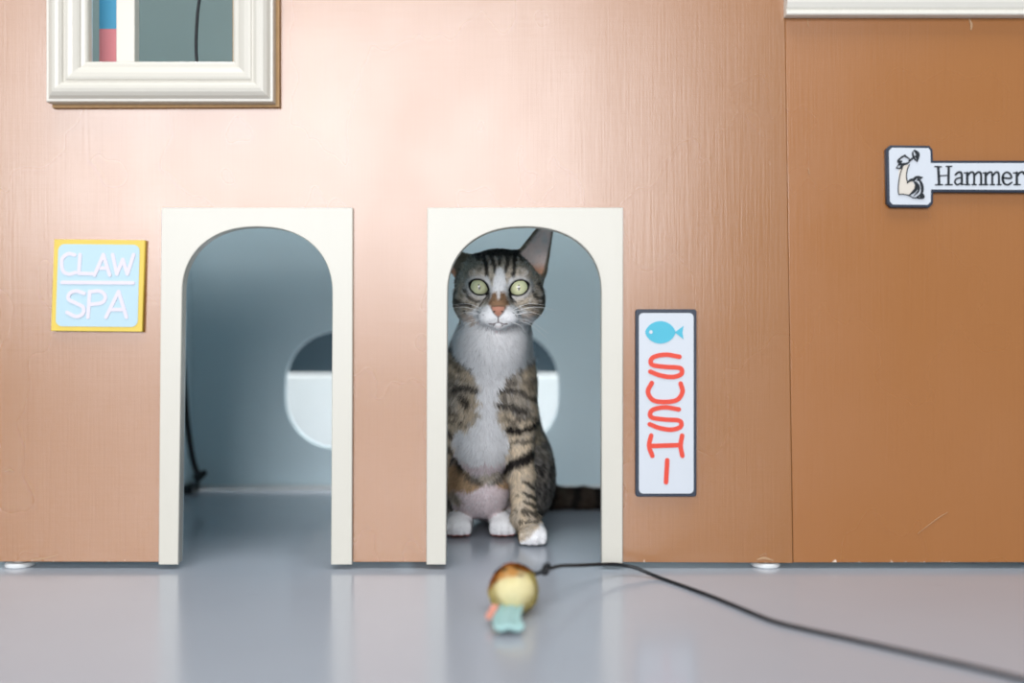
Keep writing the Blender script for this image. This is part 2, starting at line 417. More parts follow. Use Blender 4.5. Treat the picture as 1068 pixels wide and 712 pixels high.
f = link('fish', plate([fish], yy - .0004, yy + .0001), M_FISH, s2)
link('fish_tail', plate([[K(172, 118), K(202, 96), K(198, 118), K(202, 141)]], yy - .0004, yy + .0001), M_FISH, f)
link('fish_eye', plate([[K(92 + 6 * math.cos(t * .5236), 117 + 6 * math.sin(t * .5236)) for t in range(12)]], yy - .0007, yy - .0003), M_SIGNW, f)
# arm sign
s3 = thing('arm_sign', 'white dark-edged sign with drawn raised arm and black lettering, at the upper right', 'sign', tuple(W(1000, 184)))
K = crop(6.357, 900, 130)
def sign_outline(g):
    return [K(150 + g, 165 + g * .6), K(178 + g * .6, 138 + g), K(436 - g * .4, 141 + g), K(458 - g, 166 + g * .6), K(460 - g, 240 + g), K(1280 - g, 240 + g), K(1280 - g, 452 - g), K(462 - g, 448 - g),
            K(460 - g, 524 - g * .6), K(434 - g * .6, 550 - g), K(182 + g * .6, 548 - g), K(156 + g, 520 - g * .6)]
link('board', plate([sign_outline(0)], -0.0056, -0.0002, 0.0006), M_NAVY, s3)
link('face', plate([sign_outline(17)], -0.0061, -0.0054), M_SIGNW, s3)
yy = -0.0061
skin = [(232, 300), (262, 272), (300, 268), (286, 310), (282, 350), (296, 384), (322, 378), (340, 410), (330, 440), (300, 464), (262, 462), (232, 460), (228, 400)]
arm = link('arm_drawing', plate([[K(*p) for p in skin]], yy - .0003, yy + .0001), M_SKIN, s3)
bm = bmesh.new()
thin = 0.00075
def taper(w): return lambda t: w * (0.25 + 0.75 * math.sin(math.pi * min(max(t, .02), .98)))
for st, w in (([(258, 276), (240, 330), (230, 385), (227, 430), (230, 464)], thin), ([(230, 464), (262, 464), (292, 470), (330, 488)], thin),
              ([(300, 268), (287, 300), (281, 345), (288, 386)], thin), ([(286, 390), (305, 372), (330, 366), (350, 350), (388, 352)], taper(.0028)),
              ([(330, 378), (345, 400), (342, 430), (322, 452), (300, 468)], taper(.0030)), ([(352, 352), (376, 384), (386, 420), (380, 460), (345, 486)], taper(.0026)),
              ([(388, 352), (362, 366), (350, 372)], taper(.0016)), ([(344, 380), (362, 410), (358, 446), (330, 474)], taper(.0018)), ([(384, 452), (392, 486), (322, 487)], taper(.0020)),
              ([(372, 470), (386, 482)], .0022),
              ([(214, 290), (232, 262), (226, 242), (262, 212), (290, 222), (312, 242)], taper(.0016)), ([(214, 290), (240, 292), (256, 270), (290, 258), (306, 244)], taper(.0020)),
              ([(228, 246), (238, 252), (250, 244)], taper(.0034)), ([(230, 270), (250, 266), (282, 258)], taper(.0022)),
              ([(300, 242), (322, 226), (340, 214)], .0016), ([(334, 172), (356, 200), (352, 246)], taper(.0034)), ([(330, 176), (322, 196), (336, 230), (352, 246)], taper(.0016)), ([(262, 214), (270, 206), (282, 214)], taper(.0012))):
    ribbon(bm, [K(*p) for p in st], w, yy - .0003)
link('outline', from_bm(bm), M_INK, arm)
bm = bmesh.new(); v, h, sf = .0022, .0011, .0012
TX = [([(492, 283), (498, 398)], v), ([(562, 282), (560, 398)], v), ([(492, 342), (562, 338)], h), ([(470, 280), (512, 282)], sf), ([(545, 280), (582, 279)], sf), ([(474, 401), (520, 400)], sf), ([(540, 400), (584, 400)], sf),
      ([(606, 334), (626, 318), (646, 328), (648, 398)], .0019), ([(646, 352), (612, 362), (602, 384), (618, 400), (646, 388)], .0015), ([(648, 398), (664, 398)], h),
      ([(664, 322), (684, 322)], sf), ([(684, 322), (684, 398)], v), ([(686, 340), (708, 318), (728, 328), (730, 398)], .0018), ([(732, 340), (754, 318), (774, 328), (776, 398)], .0018),
      ([(670, 400), (700, 400)], sf), ([(716, 400), (744, 400)], sf), ([(764, 400), (792, 400)], sf),
      ([(788, 322), (806, 322)], sf), ([(806, 322), (806, 398)], v), ([(808, 340), (830, 318), (848, 328), (850, 398)], .0018), ([(852, 340), (874, 318), (892, 328), (894, 398)], .0018),
      ([(794, 400), (820, 400)], sf), ([(836, 400), (864, 400)], sf), ([(882, 400), (908, 400)], sf),
      ([(922, 356), (974, 356), (966, 328), (944, 318), (922, 334), (918, 364), (930, 394), (954, 400), (978, 386)], .0016), ([(921, 340), (918, 364), (926, 388)], .0022),
      ([(990, 322), (1012, 322)], sf), ([(1012, 320), (1012, 398)], v), ([(1014, 346), (1030, 322), (1052, 316), (1058, 328)], .0018), ([(994, 400), (1034, 400)], sf)]
for st, w in TX: ribbon(bm, [K(*p) for p in st], w, yy)
link('lettering', from_bm(bm), M_INK, s3)

# ------------------------------------------------------------------ numpy helpers
def vnoise(p, scale, seed=0):
    q = np.asarray(p, np.float64) * scale + seed * 17.31
    i = np.floor(q).astype(np.int64); f = q - i; f = f * f * (3 - 2 * f)
    def hsh(ix, iy, iz):
        h = (ix * 374761393 + iy * 668265263 + iz * 2147483647 + seed * 1274126177) & 0xffffffff
        h = ((h ^ (h >> 13)) * 1274126177) & 0xffffffff
        return ((h ^ (h >> 16)) & 0xffff) / 65535.0
    r = 0
    for dx in (0, 1):
        for dy in (0, 1):
            for dz in (0, 1):
                w = (f[:, 0] if dx else 1 - f[:, 0]) * (f[:, 1] if dy else 1 - f[:, 1]) * (f[:, 2] if dz else 1 - f[:, 2])
                r = r + w * hsh(i[:, 0] + dx, i[:, 1] + dy, i[:, 2] + dz)
    return r
def sstep(a, b, x):
    t = np.clip((x - a) / (b - a), 0, 1); return t * t * (3 - 2 * t)
def seg_dist(U, V, pts):
    d = np.full(U.shape, 1e9)
    for (x0, y0), (x1, y1) in zip(pts, pts[1:]):
        ex, ey = x1 - x0, y1 - y0; L = ex * ex + ey * ey + 1e-9
        t = np.clip(((U - x0) * ex + (V - y0) * ey) / L, 0, 1)
        d = np.minimum(d, np.hypot(U - x0 - t * ex, V - y0 - t * ey))
    return d
def poly_sd(U, V, pts):
    """signed distance to a polygon, negative inside"""
    d = seg_dist(U, V, pts + pts[:1]); inside = np.zeros(U.shape, bool)
    for (x0, y0), (x1, y1) in zip(pts, pts[1:] + pts[:1]):
        c = ((y0 > V) != (y1 > V)) & (U < (x1 - x0) * (V - y0) / ((y1 - y0) if abs(y1 - y0) > 1e-9 else 1e-9) + x0)
        inside ^= c
    return np.where(inside, -d, d)
def set_col(me, c):
    a = me.color_attributes.new('Col', 'FLOAT_COLOR', 'POINT')
    rgba = np.ones((len(me.vertices), 4), np.float32); rgba[:, :3] = c
    a.data.foreach_set('color', rgba.ravel())
def verts_np(me):
    v = np.empty(len(me.vertices) * 3, np.float32); me.vertices.foreach_get('co', v)
    n = np.empty(len(me.vertices) * 3, np.float32); me.vertex_normals.foreach_get('vector', n)
    return v.reshape(-1, 3).astype(np.float64), n.reshape(-1, 3).astype(np.float64)
def fur_mesh(v, n, tris, count, colour, length, flow, lift, width, keep):
    """individual hairs: narrow tapering blades rooted on the surface"""
    a, b, c = v[tris[:, 0]], v[tris[:, 1]], v[tris[:, 2]]
    ar = np.linalg.norm(np.cross(b - a, c - a), axis=1); pr = ar / ar.sum()
    t = RNG.choice(len(tris), count, p=pr)
    r1, r2 = RNG.random(count), RNG.random(count); s = np.sqrt(r1)
    w = np.stack([1 - s, s * (1 - r2), s * r2], 1)
    tv = tris[t]
    P = (v[tv] * w[:, :, None]).sum(1); N = (n[tv] * w[:, :, None]).sum(1); N /= np.linalg.norm(N, axis=1, keepdims=True) + 1e-9
    k = keep(P, N); P, N = P[k], N[k]; m = len(P)
    L = length(P, N) * RNG.uniform(.7, 1.2, m)
    fl = flow(P, N) + RNG.normal(0, .16, (m, 3)) + (np.stack([vnoise(P, 260, 31), vnoise(P, 260, 32), vnoise(P, 260, 33)], 1) - .5) * .9
    fl -= (fl * N).sum(1, keepdims=True) * N; fl /= np.linalg.norm(fl, axis=1, keepdims=True) + 1e-9
    up = lift(P, N)[:, None] * RNG.uniform(.6, 1.4, (m, 1))
    dirv = fl * np.cos(up) + N * np.sin(up)
    side = np.cross(fl, N); wd = width * RNG.uniform(.7, 1.3, (m, 1))
    root = P - N * 0.0004
    mid = root + dirv * L[:, None] * .55
    dir2 = fl * np.cos(up * .5) + N * np.sin(up * .5)
    tip = mid + dir2 * L[:, None] * .45
    V = np.stack([root - side * wd / 2, root + side * wd / 2, mid + side * wd * .36, mid - side * wd * .36, tip], 1).reshape(-1, 3)
    base = np.arange(m)[:, None] * 5
    q = (base + np.array([[0, 1, 2, 3]])); tr = (base + np.array([[3, 2, 4]]))
    me = bpy.data.meshes.new('fur')
    loops = np.concatenate([q, tr], 1).ravel()
    me.vertices.add(len(V)); me.vertices.foreach_set('co', V.astype(np.float32).ravel())
    me.loops.add(len(loops)); me.loops.foreach_set('vertex_index', loops.astype(np.int32))
    st = (np.arange(m)[:, None] * 7 + np.array([[0, 4]])).ravel()
    me.polygons.add(2 * m); me.polygons.foreach_set('loop_start', st.astype(np.int32))
    me.polygons.foreach_set('loop_total', np.tile([4, 3], m).astype(np.int32))
    me.update(calc_edges=True)
    for_s = np.ones(2 * m, bool); me.polygons.foreach_set('use_smooth', for_s)
    set_col(me, np.repeat(colour(P, N), 5, 0))
    nn = N * .8 + dirv * .25; nn /= np.linalg.norm(nn, axis=1, keepdims=True)
    me.normals_split_custom_set_from_vertices(np.repeat(nn, 5, 0).astype(np.float32))
    return me

# ------------------------------------------------------------------ the cat: one smooth-blended surface
H = np.array(W(520.5, 300, 0.135))
def hl(x, y, z): return H + np.array((x, y, z)) * 1e-3
def P3(px, py, Y): return np.array(W(px, py, Y))
def PX(px, Y, z): return np.array((W(px, 0, Y).x, Y, z))
PR = []       # (group, op, kind, data, k)
def E(g, c, r, k=.012, op='add'): PR.append((g, op, 'e', (np.array(c), np.array(r) * 1e-3), k))
def RC(g, a, b, ra, rb, k=.012, op='add', ys=1.0): PR.append((g, op, 'c', (np.array(a), np.array(b), ra * 1e-3, rb * 1e-3, ys), k))
# torso
RC('torso', P3(509, 395, .165), P3(518, 480, .235), 46, 58)
E('torso', P3(508, 402, .160), (46, 44, 56))
E('torso', P3(518, 492, .250), (54, 62, 56), .02)
E('torso', P3(504, 452, .150), (34, 30, 44), .02)
E('torso', P3(503, 505, .168), (34, 34, 36.5), .012)
RC('torso', hl(0, 22, -12), P3(510, 385, .170), 35, 43, .02)
E('torso', P3(513, 358, .128), (33, 24, 30), .02)
for px, sx in ((538, 1), (474, -1)):
    E('torso', P3(px, 415, .150), (19, 26, 42), .014)
# haunches
E('haunch', P3(551, 497, .210), (29, 52, 50), .014)
E('haunch', P3(470, 497, .210), (29, 52, 50), .014)
# forelegs
for pts, px in (((P3(541, 432, .145), P3(543, 492, .138), P3(547, 538, .128)), 555.5), ((P3(466, 432, .145), P3(452, 492, .138), P3(447, 538, .128)), 443)):
    RC('foreleg', pts[0], pts[1], 17.5, 13.2, .010)
    RC('foreleg', pts[1], pts[2], 13.2, 12.4, .006)
    pc = PX(px, .113, .0112)
    RC('foreleg', pts[2], pc + np.array((0, .012, .004)), 12.4, 11, .006)
    E('forepaw', pc, (15.5, 19, 11), .006)
    for i, tx in enumerate((-10.5, -3.8, 3.8, 10.5)):
        E('forepaw', pc + np.array((tx, -13 if abs(tx) < 5 else -9, -2.4)) * 1e-3, (4.7, 8, 7.6), .0025)
# hind feet
for px, hx in ((478.5, 468), (524.5, 541)):
    pc = PX(px, .162, .0128)
    RC('hindleg', pc + np.array((0, .03, .004)), P3(hx, 512, .2), 14, 22, .012)
    E('hindpaw', pc, (15, 24, 12.6), .008)
    for i, tx in enumerate((-10.2, -3.6, 3.6, 10.2)):
        E('hindpaw', pc + np.array((tx, -18 if abs(tx) < 5 else -14, -2.6)) * 1e-3, (4.6, 8, 8.4), .0025)
# tail lying on the floor
TP = [np.array(p) for p in ((.018, .305, .03), (.05, .332, .0145), (.09, .336, .0125), (.14, .337, .0122), (.185, .328, .0118), (.222, .300, .011))]
for i, (a, b) in enumerate(zip(TP, TP[1:])):
    RC('tail', a, b, 13.5 - i * .7, 12.8 - i * .7, .008 if i else .02)
# head
E('head', hl(0, 10, 4), (45, 46, 38), .016)
for s in (-1, 1):
    E('head', hl(s * 25.5, -6, -16), (23, 27, 21), .014)
E('head', hl(0, -33, -27), (19, 20, 13.5), .012)
RC('head', hl(0, -26, 9), hl(0, -48, -19), 11, 7.2, .010)
for s in (-1, 1):
    E('head', hl(s * 19, -24, 14), (15, 11, 7), .008)
    E('head', hl(s * 9.5, -42, -32.5), (12, 11, 9), .005)
E('head', hl(0, -39, -39.5), (8.5, 9, 6.5), .005)
E('head', hl(0, -53, -25), (6.0, 4.2, 4.2), .004)
EYES = [(hl(-20.6, -25.5, -1.2), -1), (hl(21.4, -25.5, -1.9), 1)]
for c, s in EYES:
    E('head', c, (13.2, 13.2, 13.2), .004)
    PR.append(('head', 'almond', 'a', (c, s), .0012))
# ears
for s in (-1, 1):
    e0, e1, c0, c1 = ((33, 13, 24), (57, 13, 79), (36, 2, 28), (58.5, 9.5, 75.5)) if s > 0 else ((-36, 14, 17), (-78, 20, 50), (-53, 13, 12), (-86, 20, 46))
    RC('ear', hl(*e0), hl(*e1), 20.5, 4.5, .008, ys=.6)
    RC('ear', hl(*c0), hl(*c1), 14.6, 2.6, .0022, op='sub', ys=.6)

ALM_A = math.radians(24)
def almond_uv(p, c, s):
    x = (p[..., 0] - c[0]) * s; z = p[..., 2] - c[2]      # x grows outwards
    ca, sa = math.cos(ALM_A), math.sin(ALM_A)
    return x * ca + z * sa, -x * sa + z * ca
def almond_d(p, c, s):
    u, v = almond_uv(p, c, s); R, o = .0111, .0043
    return np.maximum(np.hypot(u, v - o), np.hypot(u, v + o)) - R
def prim_d(kind, data, p):
    if kind == 'e':
        c, r = data; q = (p - c) / r; k0 = np.sqrt((q * q).sum(-1)) + 1e-9; k1 = np.sqrt(((q / r) ** 2).sum(-1)) + 1e-9
        return k0 * (k0 - 1) / k1
    if kind == 'c':
        a, b, ra, rb, ys = data
        sc = np.array((1, 1 / ys, 1)); q = (p - a) * sc; ab = (b - a) * sc
        t = np.clip((q @ ab) / (ab @ ab), 0, 1)
        return (np.sqrt(((q - t[..., None] * ab) ** 2).sum(-1)) - (ra + (rb - ra) * t)) * (ys if ys < 1 else 1)
    c, s = data
    return np.maximum(almond_d(p, c, s), p[..., 1] - (c[1] + .002))
def prim_box(kind, data):
    if kind == 'e': c, r = data; return c - r, c + r
    if kind == 'c': a, b, ra, rb, ys = data; return np.minimum(a - ra, b - rb), np.maximum(a + ra, b + rb)
    c, s = data; return c - np.array((.012, .03, .012)), c + np.array((.012, .003, .012))
VX = .0015
lo = np.array((-.125, .055, -.006)); hi_ = np.array((.245, .375, .365))
# the left foreleg side needs a little more room; shrink the grid to the animal
los, his = zip(*[prim_box(k, d) for g, op, k, d, kk in PR if op == 'add'])
lo = np.min(los, 0) - .008; hi_ = np.max(his, 0) + .008
dims = np.ceil((hi_ - lo) / VX).astype(int) + 1
axs = [lo[i] + VX * np.arange(dims[i]) for i in range(3)]
G = np.full(dims, 1.0, np.float32)
for g_, op, kind, data, k in PR:
    b0, b1 = prim_box(kind, data); pad = max(k, 4 * VX) + 2 * VX
    i0 = np.maximum(np.floor((b0 - pad - lo) / VX).astype(int), 0); i1 = np.minimum(np.ceil((b1 + pad - lo) / VX).astype(int) + 1, dims)
    sl = tuple(slice(a, b) for a, b in zip(i0, i1))
    p = np.stack(np.meshgrid(*[axs[i][sl[i]] for i in range(3)], indexing='ij'), -1)
    d = prim_d(kind, data, p); cur = G[sl]
    if op == 'add':
        h = np.maximum(k - np.abs(cur - d), 0) / k
        G[sl] = np.minimum(cur, d) - h * h * k * .25
    else:
        d = -d; h = np.maximum(k - np.abs(cur - d), 0) / k
        G[sl] = np.maximum(cur, d) + h * h * k * .25
# flat underside where paws and rump meet the floor
G = np.maximum(G, (0.0006 - axs[2])[None, None, :].astype(np.float32))
def surface_nets(G):
    nx, ny, nz = G.shape; S = G < 0
    cnt = np.zeros((nx - 1, ny - 1, nz - 1), np.uint8)
    cs = [(i, j, k) for i in (0, 1) for j in (0, 1) for k in (0, 1)]
    sub = lambda A, c: A[c[0]:nx - 1 + c[0], c[1]:ny - 1 + c[1], c[2]:nz - 1 + c[2]]
    tot = sum(sub(S, c).astype(np.uint8) for c in cs)
    act = (tot > 0) & (tot < 8); idx = np.argwhere(act)
    pos = np.zeros((len(idx), 3)); num = np.zeros(len(idx))
    val = {c: G[idx[:, 0] + c[0], idx[:, 1] + c[1], idx[:, 2] + c[2]].astype(np.float64) for c in cs}
    for a in cs:
        for ax in range(3):
            if a[ax]: continue
            b = list(a); b[ax] = 1; b = tuple(b)
            m = (val[a] < 0) != (val[b] < 0); t = np.where(m, val[a] / (val[a] - val[b] + 1e-12), 0)
            pp = np.array(a, float)[None] + t[:, None] * (np.array(b) - np.array(a))[None]
            pos += np.where(m[:, None], pp, 0); num += m
    V = idx + pos / num[:, None]
    ids = np.full(act.shape, -1, np.int64); ids[act] = np.arange(len(idx))
    quads = []
    for ax in range(3):
        o1, o2 = [(1, 2), (2, 0), (0, 1)][ax]
        a = [slice(None)] * 3; b = [slice(None)] * 3; a[ax] = slice(0, -1); b[ax] = slice(1, None)
        ch = S[tuple(a)] != S[tuple(b)]
        e = np.argwhere(ch); e = e[(e[:, o1] > 0) & (e[:, o2] > 0) & (e[:, o1] < G.shape[o1] - 1) & (e[:, o2] < G.shape[o2] - 1)]
        ins = S[e[:, 0], e[:, 1], e[:, 2]]
        def cell(d1, d2):
            q = e.copy(); q[:, o1] -= d1; q[:, o2] -= d2; return ids[q[:, 0], q[:, 1], q[:, 2]]
        Q = np.stack([cell(1, 1), cell(0, 1), cell(0, 0), cell(1, 0)], 1)
        Q[~ins] = Q[~ins][:, ::-1]; quads.append(Q)
    return V, np.concatenate(quads)
V, Q = surface_nets(G)
V = lo + V * VX
# relax the grid steps
e = np.concatenate([Q[:, [0, 1]], Q[:, [1, 2]], Q[:, [2, 3]], Q[:, [3, 0]]])
for it in range(3):
    acc = np.zeros_like(V); ct = np.zeros(len(V))
    for a, b in ((0, 1), (1, 0)):
        np.add.at(acc, e[:, a], V[e[:, b]]); np.add.at(ct, e[:, a], 1)
    V = V * .5 + .5 * acc / ct[:, None]
body_me = bpy.data.meshes.new('body')
body_me.from_pydata(V.tolist(), [], Q.tolist()); body_me.update()
for p in body_me.polygons: p.use_smooth = True
BV, BN = verts_np(body_me)

def gdist(p, g):
    d = np.full(len(p), 1e9)
    for gg, op, kind, data, k in PR:
        if gg == g and op == 'add': d = np.minimum(d, prim_d(kind, data, p))
    return d
TAN, GREY, DARK, ORG, WHT, PNK = [np.array(lin(c)) for c in ('d0bfa6', 'b3aba0', '282422', 'c4955f', 'faf9f9', 'eedfe0')]
BROWN = np.array(lin('86684f'))
def uv_front(p, d=1.06):
    s = F / d; return 534 + p[:, 0] * s, 356 - (p[:, 2] - HC) * s
def mixc(c, col, w): return c * (1 - w[:, None]) + col * w[:, None]
HEAD_DARK = [  # forehead and cheek markings, in face coordinates: points, width, strength
    ([(490, 258), (508, 262), (530, 262), (545, 258)], 7, .85), ([(503, 262), (507, 276), (508, 289)], 2.6, .95), ([(537, 264), (536, 278), (535, 289)], 2.6, .95),
    ([(512, 264), (515, 276), (517, 285)], 2.4, .9), ([(530, 264), (529, 274), (527, 284)], 2.4, .9), ([(521, 262), (521, 276)], 2.2, .8),
    ([(497, 262), (499, 270)], 3, .7), ([(545, 262), (544, 270)], 3, .7),
    ([(486, 303), (489, 310), (497, 315), (505, 314)], 2.2, .75), ([(473, 312), (481, 317), (492, 319)], 2.4, .8), ([(476, 300), (472, 308), (474, 318)], 3, .7),
    ([(555, 304), (560, 311), (570, 309)], 2.2, .8), ([(548, 318), (558, 319), (568, 316)], 2.2, .75), ([(562, 296), (568, 303), (567, 318)], 3.2, .8),
    ([(476, 280), (472, 296)], 4, .6), ([(566, 280), (571, 296)], 4, .6), ([(512, 303), (511, 311)], 2.6, .7), ([(531, 303), (532, 311)], 2.6, .7)]
SPOTS = [(503, 322), (506, 324.5), (502, 326), (505, 328.5), (536, 322.5), (539, 325), (534.5, 326), (537.5, 329)]
BODY_DARK = [([(464, 352), (478, 368), (496, 381)], 4, .9), ([(556, 371), (540, 379)], 3.5, .85), ([(476, 403), (488, 400), (501, 404)], 3.4, .9), ([(484, 411), (488, 419)], 5, .9),
    ([(463, 388), (482, 392)], 3, .5), ([(466, 396), (480, 398)], 2.6, .7), ([(465, 420), (472, 427), (478, 428)], 3, .7), ([(470, 434), (483, 437)], 2.6, .6), ([(522, 396), (536, 396)], 2.6, .6), ([(546, 409), (558, 414)], 3, .75), ([(525, 432), (534, 436)], 3, .7), ([(541, 432), (557, 433)], 2.6, .7), ([(534, 457), (546, 460), (556, 458)], 3, .7), ([(470, 372), (482, 382)], 2.5, .5), ([(518, 404), (530, 402), (544, 405)], 3.0, .85), ([(521, 418), (532, 421), (546, 425)], 4, .85), ([(524, 409), (527, 417)], 3, .6), ([(548, 395), (562, 392)], 4, .5),
    ([(530, 444), (542, 446), (558, 442)], 5.2, 1), ([(524, 489), (536, 483), (556, 473)], 6.5, 1), ([(464, 444), (469, 450)], 5, .9), ([(464, 466), (474, 474), (482, 487)], 4, .8),
    ([(524, 470), (530, 462)], 3.2, .8), ([(546, 501), (556, 508)], 2.2, .9), ([(547, 512), (557, 519)], 2.2, .9), ([(546, 521), (557, 527)], 2.2, .85), ([(545, 530), (558, 533)], 2.4, .85),
    ([(543, 539), (559, 540)], 2.6, .85), ([(539, 546), (556, 548)], 2.4, .7), ([(538, 515), (540, 515)], 1.5, .8), ([(538, 529), (540, 530)], 1.5, .8), ([(536, 548), (542, 556)], 4, .75),
    ([(480, 490), (492, 498), (502, 503)], 3, .8), ([(526, 494), (516, 501), (510, 504)], 3, .7), ([(497, 488), (500, 498)], 2.2, .5)]
BIB = [(468, 344), (474, 334), (560, 334), (561, 364), (552, 374), (538, 381), (525, 392), (517, 404), (517, 434), (526, 449), (530, 460), (526, 474), (511, 490), (500, 492), (488, 485), (476, 470), (472, 456), (480, 446), (499, 436), (500, 408), (503, 400), (496, 380), (478, 368)]
BELLY = [(508, 504), (490, 512), (471, 513), (484, 530), (492, 546), (505, 552), (520, 546), (530, 524), (531, 512)]
def cat_colour(p, n, jit=0.0):
    m = len(p)
    U, Vv = uv_front(p)
    n1 = vnoise(p, 160, 1); n2 = vnoise(p, 420, 2); n3 = vnoise(p, 60, 3)
    ju = (n1 - .5) * 5 + (n2 - .5) * 4; jv = (vnoise(p, 190, 5) - .5) * 5 + (vnoise(p, 450, 12) - .5) * 4
    g = {k: gdist(p, k) for k in ('torso', 'haunch', 'foreleg', 'forepaw', 'hindleg', 'hindpaw', 'tail', 'head', 'ear')}
    names = list(g); lab = np.argmin(np.stack([g[k] for k in names]), 0)
    is_ = lambda k: lab == names.index(k)
    front = sstep(.25, -.15, n[:, 1])
    # ---------- body coat: ticked tan and grey with warped dark bands
    c = TAN[None] * np.ones((m, 1)); c = mixc(c, GREY, sstep(.35, .7, n3) * .7)
    q = p[:, 2] * 230 + (n3 - .5) * 5 + np.abs(p[:, 0] - .0) * 25
    band = sstep(.25, .8, np.sin(q)) * .8
    back = 1 - front * 0.9
    c = mixc(c, DARK, np.clip(band * back, 0, 1) * .9)
    c = mixc(c, DARK, sstep(.52, .85, n1) * .4 + sstep(.55, .85, n2) * .25); c = mixc(c, WHT, sstep(.6, .95, vnoise(p, 300, 27)) * .3)
    hz = is_('haunch') | (is_('torso') & (p[:, 1] > .2))
    hq = np.clip(.50 + .9 * (vnoise(p * np.array((1, 1, .45)), 240, 8) - .5) + 1.0 * (n2 - .5) + .6 * (n3 - .5) + .08, 0, .95)
    c[hz] = mixc(mixc(TAN[None] * np.ones((m, 1)), np.array(lin('b4b0ac')), .5 + .5 * n1), DARK, hq)[hz]
    fl = is_('foreleg'); c[fl] = mixc(TAN[None] * np.ones((m, 1)) * 1.12, GREY, sstep(.4, .8, n1) * .5)[fl]
    w = np.zeros(m)
    fz = np.where(fl, 1.0, front)
    for pts, wd, st in BODY_DARK:
        d = seg_dist(U + ju * .45, Vv + jv * .45, pts); w = np.maximum(w, sstep(wd * 1.35, wd * .35, d) * st)
    notlow = np.where(is_('hindpaw') | is_('forepaw') | is_('hindleg'), 0.0, 1.0)
    c = mixc(c, DARK, w * fz * notlow * np.where(hz, 0, 1))
    # orange flank and tabby fringe beside the belly
    lowb = (is_('torso') | is_('haunch')) & (p[:, 1] < .235)
    od = poly_sd(U + ju, Vv + jv, [(462, 484), (478, 486), (496, 500), (508, 506), (526, 498), (534, 500), (532, 516), (462, 516)])
    ow = sstep(3, -4, od) * front * lowb
    c = mixc(c, ORG * .6 + TAN * .4, ow * (1 - .8 * w) * .9)
    # white bib and pinkish belly
    wb = sstep(2.5, -2.5, poly_sd(U + ju * 1.1, Vv + jv * 1.1, BIB)) * front * (is_('torso') | is_('foreleg'))
    wb = np.where(is_('foreleg') & (U > 528), 0, wb)
    c = mixc(c, WHT, wb)
    wl = sstep(2.5, -2.5, poly_sd(U + ju * .6, Vv + jv * .6, BELLY)) * front * lowb
    c = mixc(c, PNK, wl)
    under = (is_('torso') & (n[:, 2] < -.45) & (p[:, 1] < .24) & (U < 532)); c[under] = PNK
    # paws and hind legs
    c[is_('hindpaw')] = WHT
    hlg = is_('hindleg'); c[hlg] = (mixc(WHT[None] * np.ones((m, 1)), GREY, .15 + .5 * n1))[hlg]
    fp = is_('forepaw') | (is_('foreleg') & (p[:, 2] < .03))
    wp = sstep(-3, 3, (Vv - 556) + (U - 547) * .75 + ju * .6)
    wp = np.where(U < 495, sstep(549, 555, Vv + ju * .6), wp)
    c[fp] = mixc(c, WHT, wp)[fp]
    toe = (is_('hindpaw') & (p[:, 2] < .0045)); c[toe] = np.array(lin('d8a8a4'))
    # tail
    tq = sstep(.1, .7, np.sin(p[:, 0] * 190 + (n3 - .5) * 2)); tl = is_('tail')
    c[tl] = mixc(mixc(BROWN[None] * np.ones((m, 1)) * .35, GREY * .5, n1 * .5), DARK * .7, .55 + .45 * tq)[tl]
    # ---------- head
    hd = is_('head') | is_('ear')
    U2, V2 = uv_front(p, 1.04)
    U2 = 520.5 + (U2 - 520.5); hx = np.abs(U2 - 521)
    h = mixc(TAN[None] * np.ones((m, 1)), GREY, .35 + .5 * (n1 - .2))
    crown = sstep(282, 262, V2 + ju * .8) * sstep(42, 26, hx)
    h = mixc(h, DARK, crown * (.62 + .38 * sstep(.35, .65, vnoise(p * np.array((1, .4, .4)), 520, 9))))
    h = mixc(h, DARK, sstep(.0, .04, p[:, 1] - H[1]) * .55)
    n4 = vnoise(p, 800, 23); h = mixc(h, DARK, sstep(.55, .85, n2) * .4 + sstep(.6, .9, n4) * .3); h = mixc(h, WHT, sstep(.55, .9, vnoise(p, 420, 21)) * .4)
    w = np.zeros(m); ff = sstep(.35, -.05, n[:, 1])
    for pts, wd, st in HEAD_DARK:
        w = np.maximum(w, sstep(wd * 1.2, wd * .4, seg_dist(U2 + ju * .25, V2 + jv * .25, pts)) * st)
    h = mixc(h, DARK, w * ff)
    blz = sstep(1.6, -1.6, poly_sd(U2 + ju * .35, V2 + jv * .35, [(519, 280), (524, 280), (528, 296), (529, 308), (531, 314), (511, 314), (513, 306), (514, 296)]))
    h = mixc(h, WHT, blz * ff * .95)
    lite = sstep(3.5, 1, seg_dist(U2, V2, [(508, 291), (511, 300)])) + sstep(3.5, 1, seg_dist(U2, V2, [(533, 293), (531, 300)]))
    h = mixc(h, WHT * .85, np.clip(lite, 0, 1) * ff * .8)
    mz = sstep(2.5, -2.5, poly_sd(U2 + ju * .6, V2 + jv * .6, [(512, 318), (498, 320), (487, 328), (476, 334), (473, 350), (500, 356), (545, 356), (567, 350), (565, 334), (555, 329), (543, 320), (530, 318)]))
    h = mixc(h, WHT, mz * ff)
    chk = sstep(5, 1, seg_dist(U2 + ju, V2 + jv, [(484, 330), (494, 335)])) + sstep(5, 1, seg_dist(U2 + ju, V2 + jv, [(548, 329), (558, 326)]))
    h = mixc(h, ORG * .7 + WHT * .3, np.clip(chk, 0, 1) * .7 * ff)
    br = sstep(2, -2, poly_sd(U2 + ju * .3, V2 + jv * .3, [(514, 306), (528, 306), (531, 318), (528, 323), (513, 323), (510, 318)]))
    ridge = sstep(3.0, 1.2, np.hypot((U2 - 520) * 1.2, (V2 - 308) * .35))
    h = mixc(h, BROWN * 1.25, br * ff * (1 - ridge * .75))
